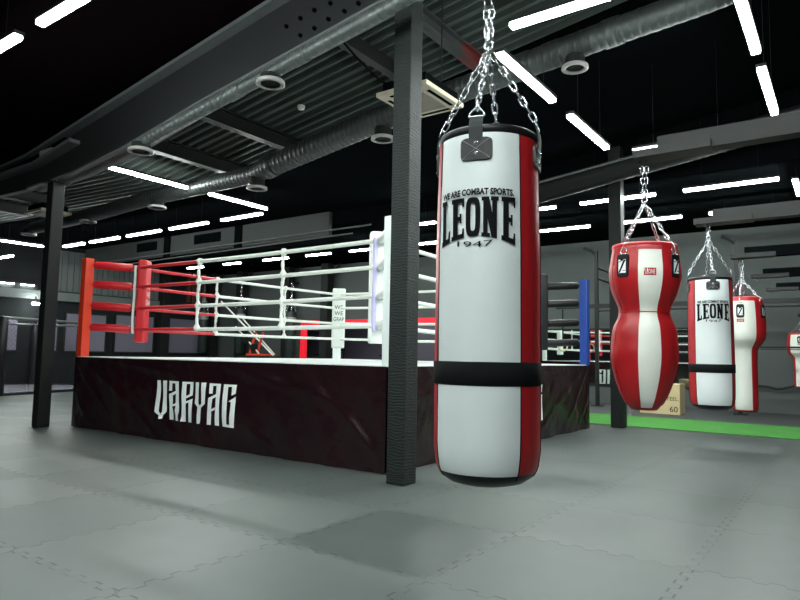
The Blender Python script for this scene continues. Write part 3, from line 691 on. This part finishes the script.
def logo(b, r, zt, zb):
    cells = [('L', -44.5, -30.3), ('E', -28.2, -11.8), ('O', -9.9, 6.3), ('N', 7.6, 25.8), ('E', 28.8, 44.5)]
    for ch, a0, a1 in cells:
        for q in SLAB[ch]:
            n1, n2 = (2, 2) if ch == 'O' else (4, 6); vs = []
            for j in range(n2+1):
                for k in range(n1+1):
                    f, g = k/n1, j/n2
                    x = (q[0][0]*(1-f)+q[1][0]*f)*(1-g)+(q[3][0]*(1-f)+q[2][0]*f)*g
                    y = (q[0][1]*(1-f)+q[1][1]*f)*(1-g)+(q[3][1]*(1-f)+q[2][1]*f)*g
                    a = (a0+(a1-a0)*x)*.955; s = a/42.5; bot = zb-(zt-zb)*.21*s*s
                    vs.append(cylp(a, r, bot+(zt-bot)*y))
            b.add(vs, [(j*(n1+1)+k, j*(n1+1)+k+1, (j+1)*(n1+1)+k+1, (j+1)*(n1+1)+k) for j in range(n2) for k in range(n1)], 0, True)
def text_on(b, s, size, r, z, span_deg, bend=0., squash=1., bold=0.):
    vs, fs = text_mesh(s, size, bold); w = max(v[0] for v in vs)-min(v[0] for v in vs); c = (max(v[0] for v in vs)+min(v[0] for v in vs))/2
    b.add([cylp((x-c)/w*span_deg, r, z+y*squash-bend*((x-c)/w*2)**2) for x, y in vs], fs)

def hang_chains(parent, anchors, apex_z, top_z, link=.038, w=.011, r=.0032, strands=2):
    for p in anchors:
        b = MB(); e = Vector((p[0]*.05, p[1]*.05, apex_z)); chain_links(b, p, e, link, w, r); b.build('chain', M['chrome'], parent, local=True)
    b = MB(); ring_loop(b, (0, 0, apex_z+.006), (1, .3, 0), .018, .005); ring_loop(b, (0, 0, apex_z+.035), (.2, 1, 0), .018, .005)
    b.tube([(0, 0, apex_z+.05), (0, 0, apex_z+.085)], [.014, .014], 10); b.build('swivel', M['chrome'], parent, local=True)
    for k in range(strands):
        b = MB(); s = (k-.5)*.03 if strands == 2 else 0; chain_links(b, (s*.5, 0, apex_z+.07), (s, 0, top_z), link*1.15, w, r); b.build('hanging_chain', M['chrome'], parent, local=True)

def cylinder_bag(loc, rz, sc, label, apex, top, seed):
    t_ = thing('punching_bag', loc, label, 'punching bag', 'punching bags on the hanging beams', rz)
    sx, sz = sc; R = .214*sx; Z = lambda z: z*sz
    prof = [(Z(z), r*sx) for z, r in ((0, .004), (.0, .10), (.012, .15), (.034, .185), (.052, .197), (.07, .204), (.12, .212), (.2, .214), (.5, .215), (.85, .213), (1.1, .208), (1.25, .204), (1.262, .201))]
    def mf(a, z):
        if z < Z(.051): return 2
        if -50 < a < 50: return 0
        if 50 <= abs(a) < 95: return 1
        return 0
    bag_body(t_, prof, mf, [M['vinyl'], M['red'], M['blackvinyl']], seed)
    b = MB(); n = 64; pr = [(Z(1.254), .2045), (Z(1.262), .2085), (Z(1.276), .2085), (Z(1.284), .203), (Z(1.278), .19), (Z(1.272), .12), (Z(1.272), .003)]
    b.lathe([(z, r*sx) for z, r in pr], n); b.build('top_rim', M['blackvinyl'], t_, local=True)
    b = MB(); pr = [(Z(.358), R*1.006), (Z(.360), R*1.02), (Z(.439), R*1.02), (Z(.441), R*1.006)]; b.lathe(pr, 64, closed=False); b.build('band', M['blackfab'], t_, local=True)
    b = MB()
    for a in (-50, 50, 95, -95): seam_line(b, [(z, r) for z, r in prof if Z(.03) < z], a)
    b.build('seam_piping', M['ink'], t_, local=True)
    anchors = []
    for k in range(4):
        a = .5+90*k
        b = MB(); patch_panel(b, a, R-.008, Z(1.150), Z(1.236), 18., .009); pt_ = b.build('anchor_patch', M['patch'], t_, local=True)
        b = MB()
        for (a0, z0), (a1, z1) in (((-15, 1.157), (15, 1.229)), ((-15, 1.229), (15, 1.157))):
            b.tube([cylp(a+a0+(a1-a0)*i/8, R+.0025, Z(z0+(z1-z0)*i/8)) for i in range(9)], .0011, 4)
        b.build('stitching', M['ring_grille'], pt_, local=True)
        b = MB()
        for zz in (1.175, 1.213):
            c = cylp(a, R+.001, Z(zz)); nrm = cylp(a, 1, 0); b.tube([c, c+nrm*.002, c+nrm*.005], [.010, .009, .004], 10)
        b.build('rivet', M['chrome'], pt_, local=True)
        b = MB(); h = 7.2
        path = [(R+.003, Z(1.225)), (R+.005, Z(1.27)), (R+.002, Z(1.29)), (R-.006, Z(1.31))]
        vs = []
        for rr, zz in path:
            for da in (-h, h): vs.append(cylp(a+da, rr, zz))
            for da in (h, -h): vs.append(cylp(a+da, rr-.006, zz))
        b.add(vs, [(i*4+k2, i*4+(k2+1) % 4, (i+1)*4+(k2+1) % 4, (i+1)*4+k2) for i in range(3) for k2 in range(4)]+[(0, 1, 2, 3), (12, 13, 14, 15)])
        st_ = b.build('hanging_strap', M['strap'], t_, local=True)
        b = MB(); c = cylp(a, R-.008, Z(1.312)); pts = []
        tx = cylp(a+90, 1, 0); upv = (Vector((0, 0, 1))-cylp(a, .25, 0)).normalized()
        for q in range(13):
            an = PI*q/12; pts.append(c+tx*(.03*math.cos(an))+upv*(.034*math.sin(an)))
        b.tube(pts+[], .004, 6, closed=True); b.build('d_ring', M['chrome'], st_, local=True)
        anchors.append(c+upv*.032)
    hang_chains(t_, anchors, apex, top)
    b = MB(); logo(b, R+.003, Z(1.017), Z(.877)); b.build('logo_lettering', M['ink'], t_, local=True)
    b = MB(); text_on(b, 'WE ARE COMBAT SPORTS.', .026, R+.003, Z(1.026), 82., .004, 1.25, .0011); b.build('slogan_lettering', M['ink'], t_, local=True)
    b = MB(); text_on(b, '1947', .032, R+.003, Z(.840), 38., -.006, .95); b.build('year_lettering', M['ink'], t_, local=True)
    return t_
cylinder_bag((-1.165, 2.229, .60), rad(14), (.96, 1.056), 'nearest big cylinder punching bag, white with red side panels and black band', 1.725, 1.955, .3)
cylinder_bag((-1.085, 6.68, .62), rad(17.3), (.93, .98), 'second cylinder punching bag, white and red with black band, behind the hourglass bag', 1.625, 1.82, 4.)

# small badge: black shield with white square and slash
def badge(parent, a, rf, z0, z1, hd):
    b = MB(); patch_panel(b, a, rf, z0, z1, hd, .007); s = b.build('anchor_patch', M['blackvinyl'], parent, local=True)
    zc = (z0+z1)/2; hz = (z1-z0)*.28; ha = hd*.58
    def strip_(c0, c1, c2, c3, off, mat, nm):
        b = MB(); b.add([cylp(a+x*ha, rf+off, zc-.1*hz+y*hz) for x, y in (c0, c1, c2, c3)], [(0, 1, 2, 3)]); b.build(nm, mat, s, local=True)
    strip_((-1, -1), (1, -1), (1, 1), (-1, 1), .009, M['white_ink'], 'badge_print')
    b = MB()
    for q in ([(-1, -.95), (-.5, -.95), (1, .85), (.5, .95)], [(-1, .62), (-.2, .62), (-.2, .72), (-1, .72)], [(.2, -.72), (1, -.72), (1, -.62), (.2, -.62)], [(-.5, 1.05), (.5, 1.05), (.2, .75), (-.2, .75)]):
        b.add([cylp(a+x*ha, rf+.0105, zc-.1*hz+y*hz) for x, y in q], [(0, 1, 2, 3)])
    b.build('badge_slash', M['ink'], s, local=True)
    return s
def label_patch(parent, a, rf, z0, z1, hd, txt):
    b = MB(); N = 8; vs = []
    for k in range(N+1):
        for z in (z0, z1): vs.append(cylp(a-hd+2*hd*k/N, rf, z))
    b.add(vs, [(2*k, 2*k+2, 2*k+3, 2*k+1) for k in range(N)]); s = b.build('sewn_label', M['deepred'], parent, local=True)
    v, f = text_mesh(txt, 1.); x0, x1 = min(p[0] for p in v), max(p[0] for p in v); y1 = max(p[1] for p in v); b = MB()
    b.add([cylp(a+(p[0]-(x0+x1)/2)/(x1-x0)*hd*1.55, rf+.0012, z0+(z1-z0)*(.2+.6*p[1]/y1)) for p in v], f); b.build('label_lettering', M['vinyl2'], s, local=True)

# hourglass bag
hb = thing('punching_bag', (-1.153, 4.56, .741), 'hourglass shaped red leather punching bag with white front stripe', 'punching bag', 'punching bags on the hanging beams', rad(14.2))
def smooth_prof(pts, n=60):
    out = []
    for k in range(n+1):
        z = pts[0][0]+(pts[-1][0]-pts[0][0])*k/n
        i = max(0, min(len(pts)-2, next((j for j in range(len(pts)-1) if pts[j+1][0] >= z), len(pts)-2)))
        (za, ra), (zb_, rb_) = pts[i], pts[i+1]
        f = (z-za)/(zb_-za)
        ma = (rb_-pts[max(i-1, 0)][1])/max(1e-6, zb_-pts[max(i-1, 0)][0])*(zb_-za); mb = (pts[min(i+2, len(pts)-1)][1]-ra)/max(1e-6, pts[min(i+2, len(pts)-1)][0]-za)*(zb_-za)
        h00, h10, h01, h11 = 2*f**3-3*f**2+1, f**3-2*f**2+f, -2*f**3+3*f**2, f**3-f**2
        out.append((z, h00*ra+h10*ma+h01*rb_+h11*mb))
    return out
z0 = .741
HP = [(.741, .085), (.80, .132), (.907, .178), (1.0, .205), (1.102, .220), (1.2, .216), (1.30, .203), (1.37, .174), (1.407, .166), (1.45, .174), (1.53, .208), (1.62, .232), (1.70, .236), (1.78, .225), (1.86, .214)]
hb.location.x -= .02; hb.rotation_euler = (0, .018, rad(14.2))
hp = smooth_prof([(z-z0, r) for z, r in HP]); hp = [(0, .004), (0.0, .06)] + hp + [(1.128, .205), (1.132, .19), (1.128, .004)]
def mf(a, z):
    if z > 1.118 or z < .012: return 1
    return 0 if -10 < a < 30 and .012 < z < 1.085 else 1
bag_body(hb, hp, mf, [M['vinyl2'], M['deepred']], 2., wob=.003)
b = MB(); hq = [(z, r) for z, r in hp if .02 < z < 1.12]
for a in (-10, 30, -60, 80, 125, 170, -110): seam_line(b, hq, a, .0028, .0015)
wz = 1.407-z0; b.tube([cylp(a*6, .169, wz) for a in range(60)], .003, 5, closed=True)
b.build('seam_piping', M['deepred'], hb, local=True)
b = MB(); b.lathe([(1.112, .2155), (1.125, .219), (1.138, .214), (1.135, .2)], 56, closed=False); b.build('top_rim', M['red'], hb, local=True)
anch = []
for k, a in enumerate((-36, 57, 144, 237)):
    badge(hb, a, .2325, 1.635-z0, 1.80-z0, 12.)
    b = MB(); c = cylp(a, .222, 1.82-z0); ring_loop(b, c, cylp(a, 1, .25), .024, .004); b.build('d_ring', M['chrome'], hb, local=True); anch.append(c+Vector((0, 0, .024))*.9)
label_patch(hb, 9, .2375, 1.645-z0, 1.695-z0, 9.5, 'LEONE')
hang_chains(hb, anch, 2.172-z0, 2.45-z0, .04, .012, .0036)

# angle bags: wide head, slim lower body
def angle_bag(loc, rz, sc, label, apex, top):
    t_ = thing('punching_bag', loc, label, 'punching bag', 'punching bags on the hanging beams', rz)
    sx, sz = sc
    P = [(0, .128), (.03, .142), (.2, .143), (.5, .143), (.68, .146), (.776, .158), (.83, .195), (.88, .232), (.94, .246), (1.05, .250), (1.2, .246), (1.34, .232), (1.41, .215)]
    pf = smooth_prof([(z*sz, r*sx) for z, r in P]); pf = [(0, .004), (0, .1*sx)]+pf+[(1.418*sz, .2*sx), (1.418*sz, .004)]
    def mf(a, z):
        if z > 1.36*sz or z < .03*sz: return 1
        return 0 if -48 < a < 33 else 1
    bag_body(t_, pf, mf, [M['vinyl2'], M['red']], 5., wob=.003)
    b = MB(); hq = [(z, r) for z, r in pf if .03*sz < z < 1.4*sz]
    for a in (-50, 35, 90, 180, -110): seam_line(b, hq, a, .0026, .0012)
    b.build('seam_piping', M['deepred'], t_, local=True)
    an = []
    for a in (-6, 62, 174, 242):
        badge(t_, a, .246*sx, 1.15*sz, 1.32*sz, 10.5)
        b = MB(); c = cylp(a, .226*sx, 1.36*sz); ring_loop(b, c, cylp(a, 1, .25), .024, .004); b.build('d_ring', M['chrome'], t_, local=True); an.append(c+Vector((0, 0, .022)))
    label_patch(t_, -6, .251*sx, 1.10*sz, 1.14*sz, 9., 'LEONE')
    hang_chains(t_, an, apex, top, .045, .013, .0042)
angle_bag((-1.085, 8.96, .464), rad(6.7), (1., 1.), 'club shaped white and red punching bag with slim lower half beside a cylinder bag', 2.10-.464, 2.37-.464)
angle_bag((-.80, 15.12, .583), rad(4), (1., .77), 'small far club shaped white and red punching bag cut by the picture edge', 1.86-.583, 2.0-.583)

# hanging beams, one behind the other
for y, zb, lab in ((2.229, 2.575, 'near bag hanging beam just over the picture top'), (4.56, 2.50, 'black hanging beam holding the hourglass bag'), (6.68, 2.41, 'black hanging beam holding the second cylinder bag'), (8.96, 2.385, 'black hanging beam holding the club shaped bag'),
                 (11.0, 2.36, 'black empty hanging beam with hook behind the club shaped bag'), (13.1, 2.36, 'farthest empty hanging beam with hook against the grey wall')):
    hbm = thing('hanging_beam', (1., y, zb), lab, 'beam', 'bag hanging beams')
    bx('beam_bar', (-1.04, y-.06, zb), (XR, y+.06, zb+.13), M['steel'] if y < 8 else M['black'], hbm)  # rear bars take black: their deeper shade is put into the colour
    bx('end_plate', (-1.2, y-.09, zb-.004), (-.7, y+.09, zb+.05), M['darkmetal'], hbm)
    b = MB(); ring_loop(b, ({2.229: -1.165, 4.56: -1.153, 6.68: -1.085, 8.96: -1.085}.get(y, -1.12), y, zb-.015), (0, 1, 0), .022, .006); b.tube([({2.229: -1.165, 4.56: -1.153, 6.68: -1.09, 8.96: -1.085}.get(y, -1.12), y, zb+.0), ({2.229: -1.165, 4.56: -1.153, 6.68: -1.09, 8.96: -1.085}.get(y, -1.12), y, zb+.03)], .01, 8); b.build('hook', M['chrome'] if y > 10 else M['darkmetal'], hbm)
wbk = thing('wall_bracket', (-.80, 15.3, 2.), 'dark wall bracket holding the far club shaped bag', 'bracket')
bx('arm', (-.84, 15.05, 2.0), (-.76, YB, 2.06), M['darkmetal'], wbk)

# ------------------------------------------------------------------ far bags behind the ring
def far_bag(x, y, zt, lab, r=.17, ll=1.6):
    t_ = thing('punching_bag', (x, y, zt-ll), lab, 'punching bag', 'black bags hung in front of the far wall')
    b = MB(); b.lathe([(0, .05), (.02, r*.8), (.06, r), (ll-.04, r), (ll, r*.95), (ll, .01)], 24); b.build('body', M['bagfab'], t_, local=True)
    b = MB(); b.lathe([(ll*.78, r*1.02), (ll*.78+.16, r*1.02)], 24, closed=False); b.build('label_band', M['ring_grille'], t_, local=True)
    an = [cylp(45+90*k, r*.92, ll) for k in range(4)]
    hang_chains(t_, an, ll+.5, ll+.95, .07, .02, .0085, 1)
    br = thing('wall_bracket', (x, y+.3, zt+.95), lab.replace('punching bag', 'bag bracket').replace('black', 'steel'), 'bracket')
    bx('arm', (x-.03, y-.03, zt+.94), (x+.03, 15.16 if y < 15.1 else YB, zt+1.0), M['darkmetal'], br)
far_bag(-19.55, 14.85, 2.62, 'black punching bag in the far corner under the red rope ends')
far_bag(-17.5, 14.85, 2.62, 'black punching bag beside the red exercise bench on the far wall')
far_bag(-15.0, 14.85, 2.45, 'black punching bag beside the upright of the red opening')

# ------------------------------------------------------------------ exercise equipment
em = thing('exercise_bench', (-16.2, 14.3, 0), 'red and black exercise bench with slanting white bars behind the ring', 'exercise machine')
b = MB(); b.tube([(-17.9, 14.3, 2.85), (-15.2, 14.3, 1.0)], .03, 8); b.build('slanting_bar', M['ropewhite'], em)
b = MB(); b.tube([(-17.0, 14.45, 2.3), (-15.3, 14.45, 1.03)], .026, 8); b.build('slanting_bar', M['ropewhite'], em)
b = MB(); b.tube([(-16.9, 14.15, 1.95), (-15.7, 14.15, 1.05)], .024, 8); b.build('slanting_bar', M['ropewhite'], em)
bx('base', (-16.6, 14.05, 0), (-15.1, 14.6, .98), M['darkmetal'], em, bevel=.02)
bx('seat', (-16.3, 14.1, .98), (-15.3, 14.5, 1.04), M['orange'], em, bevel=.02)
for x in (-16.25, -15.9): 
    b = MB(); b.tube([(x, 14.25, 1.05), (x+.25, 14.25, 1.75)], .04, 8); b.build('upright', M['orange'], em)
for x, z in ((-16.3, 1.5), (-15.95, 1.25)):
    b = MB(); b.tube([(x, 14.1, z), (x, 14.18, z)], .13, 16); b.build('weight_plate', M['blackvinyl'], em)
for x, lab in ((-15.7, 'black treadmill inside the red opening beside its jamb'), (-12.7, 'black treadmill inside the red opening next to the white pad')):
    tr = thing('treadmill', (x, 17.2, 0), lab, 'treadmill', 'treadmills in the room beyond')
    bx('deck', (x-.4, 16.4, 0), (x+.4, 18.1, .25), M['darkmetal'], tr, bevel=.02)
    for sx in (-.36, .36):
        b = MB(); b.tube([(x+sx, 17.9, .25), (x+sx, 18.0, 1.3)], .035, 8); b.build('upright', M['darkmetal'], tr)
        b = MB(); b.tube([(x+sx, 17.2, 1.05), (x+sx, 17.95, 1.15)], .03, 8); b.build('handrail', M['darkmetal'], tr)
    bx('console', (x-.38, 17.9, 1.2), (x+.38, 18.05, 1.55), M['darkmetal'], tr, bevel=.02)
    bx('screen', (x-.22, 17.885, 1.3), (x+.22, 17.9, 1.48), M['panelgrey'], tr)
tube_light((-13.5, 17.5), (-12.2, 17.5), 'tube light inside the room beyond the red opening', 2.9, 'tube lights hung in straight rows', hang=True)  # unseen tube added to light the room and red frame

# plyo box
pb = thing('plyo_box', (-3.05, 13.75, 0), 'pale plywood jump box printed 60 on the floor behind the hourglass bag', 'jump box')
bx('panel_box', (-3.55, 13.5, 0), (-2.78, 14.0, .6), M['ply'], pb, bevel=.006)
for s, size, x, z in (('UG STEEL.', .105, -3.03, .275), ('60', .16, -2.90, .05)):
    v, f = text_mesh(s, size); b = MB(); b.add([(x+p[0], 13.497, z+p[1]) for p in v], f); b.build('lettering', M['ink'], pb)

# training rig in front of the back wall
rg = thing('training_rig', (-3., 14.6, 0), 'black steel training rig with drilled uprights along the grey back wall', 'training rig')
for x in (-4.78, -1.86, 1.1):
    b = MB(); b.box((x-.038, 14.565, .01), (x+.038, 14.635, 3.6)); b.build('upright', M['darkmetal'], rg)
    b = MB()
    for k in range(34): z = .2+k*.1; b.tube([(x, 14.553, z), (x, 14.562, z)], .014, 8)
    b.build('bolt_holes', M['steel'], rg)
    bx('foot_plate', (x-.12, 14.5, 0), (x+.12, 14.7, .015), M['darkmetal'], rg)
    b = MB(); b.tube([(x, 14.6, 3.5), (x-.10, 14.55, 3.60), (x-.26, 14.5, 3.68)], [.032, .032, .036], 8); b.build('top_arm', M['darkmetal'], rg)
    b = MB(); b.tube([(x, 14.6, 3.2), (x, YB-.004, 3.2)], .022, 8); b.tube([(x, 14.6, 2.95), (x, YB-.004, 2.95)], .022, 8); b.build('wall_tie', M['darkmetal'], rg)
b = MB(); b.box((-5.75, 14.57, 2.25), (3.4, 14.63, 2.35)); b.build('crossbar', M['darkmetal'], rg)
b = MB(); b.tube([(-4.78, 14.6, 2.19), (3.4, 14.6, 2.19)], .018, 8); b.build('pull_up_bar', M['darkmetal'], rg)
b = MB(); b.tube([(-1.86, 14.6, 1.37), (3.4, 14.6, 1.37)], .02, 8); b.tube([(-1.86, 14.6, 1.33), (3.4, 14.6, 1.33)], .01, 6); b.build('crossbar', M['darkmetal'], rg)
b = MB(); b.tube([(-1.9+.12*k, 15.5, .56+.045*math.sin(k*.9)*(1 if k > 4 else .3)) for k in range(44)], .022, 8)
tag(b.build('battle_rope', M['darkmetal']), 'black wavy rope slung along the grey wall under the far bag', 'rope')
gr_ = thing('gymnastic_ring', (-5.6, 14.6, 1.25), 'pale wooden gymnastic ring hanging beside the blue ring post', 'gymnastic ring')
b = MB(); ring_loop(b, (-5.6, 14.6, 1.36), (0, 1, 0), .11, .017, 24, 8); b.build('hoop', M['wood'], gr_)
b = MB(); b.box((-5.615, 14.595, 1.46), (-5.585, 14.605, 2.249)); b.build('strap', M['blackfab'], gr_)

# mirror along the back wall
mr = thing('wall_mirror', (-4.8, YB-.03, .46), 'long wall mirror reflecting the ring behind the training rig', 'mirror')
bx('glass', (-7.4, YB-.035, .47), (-2.75, YB-.005, 1.79), M['mirror'], mr)
b = MB(); b.box((-7.44, YB-.045, 1.79), (-2.71, YB, 1.83)); b.box((-7.44, YB-.045, .43), (-2.71, YB, .47)); b.box((-7.44, YB-.045, .47), (-7.4, YB, 1.79)); b.box((-2.75, YB-.045, .47), (-2.71, YB, 1.79)); b.build('frame', M['darkmetal'], mr)
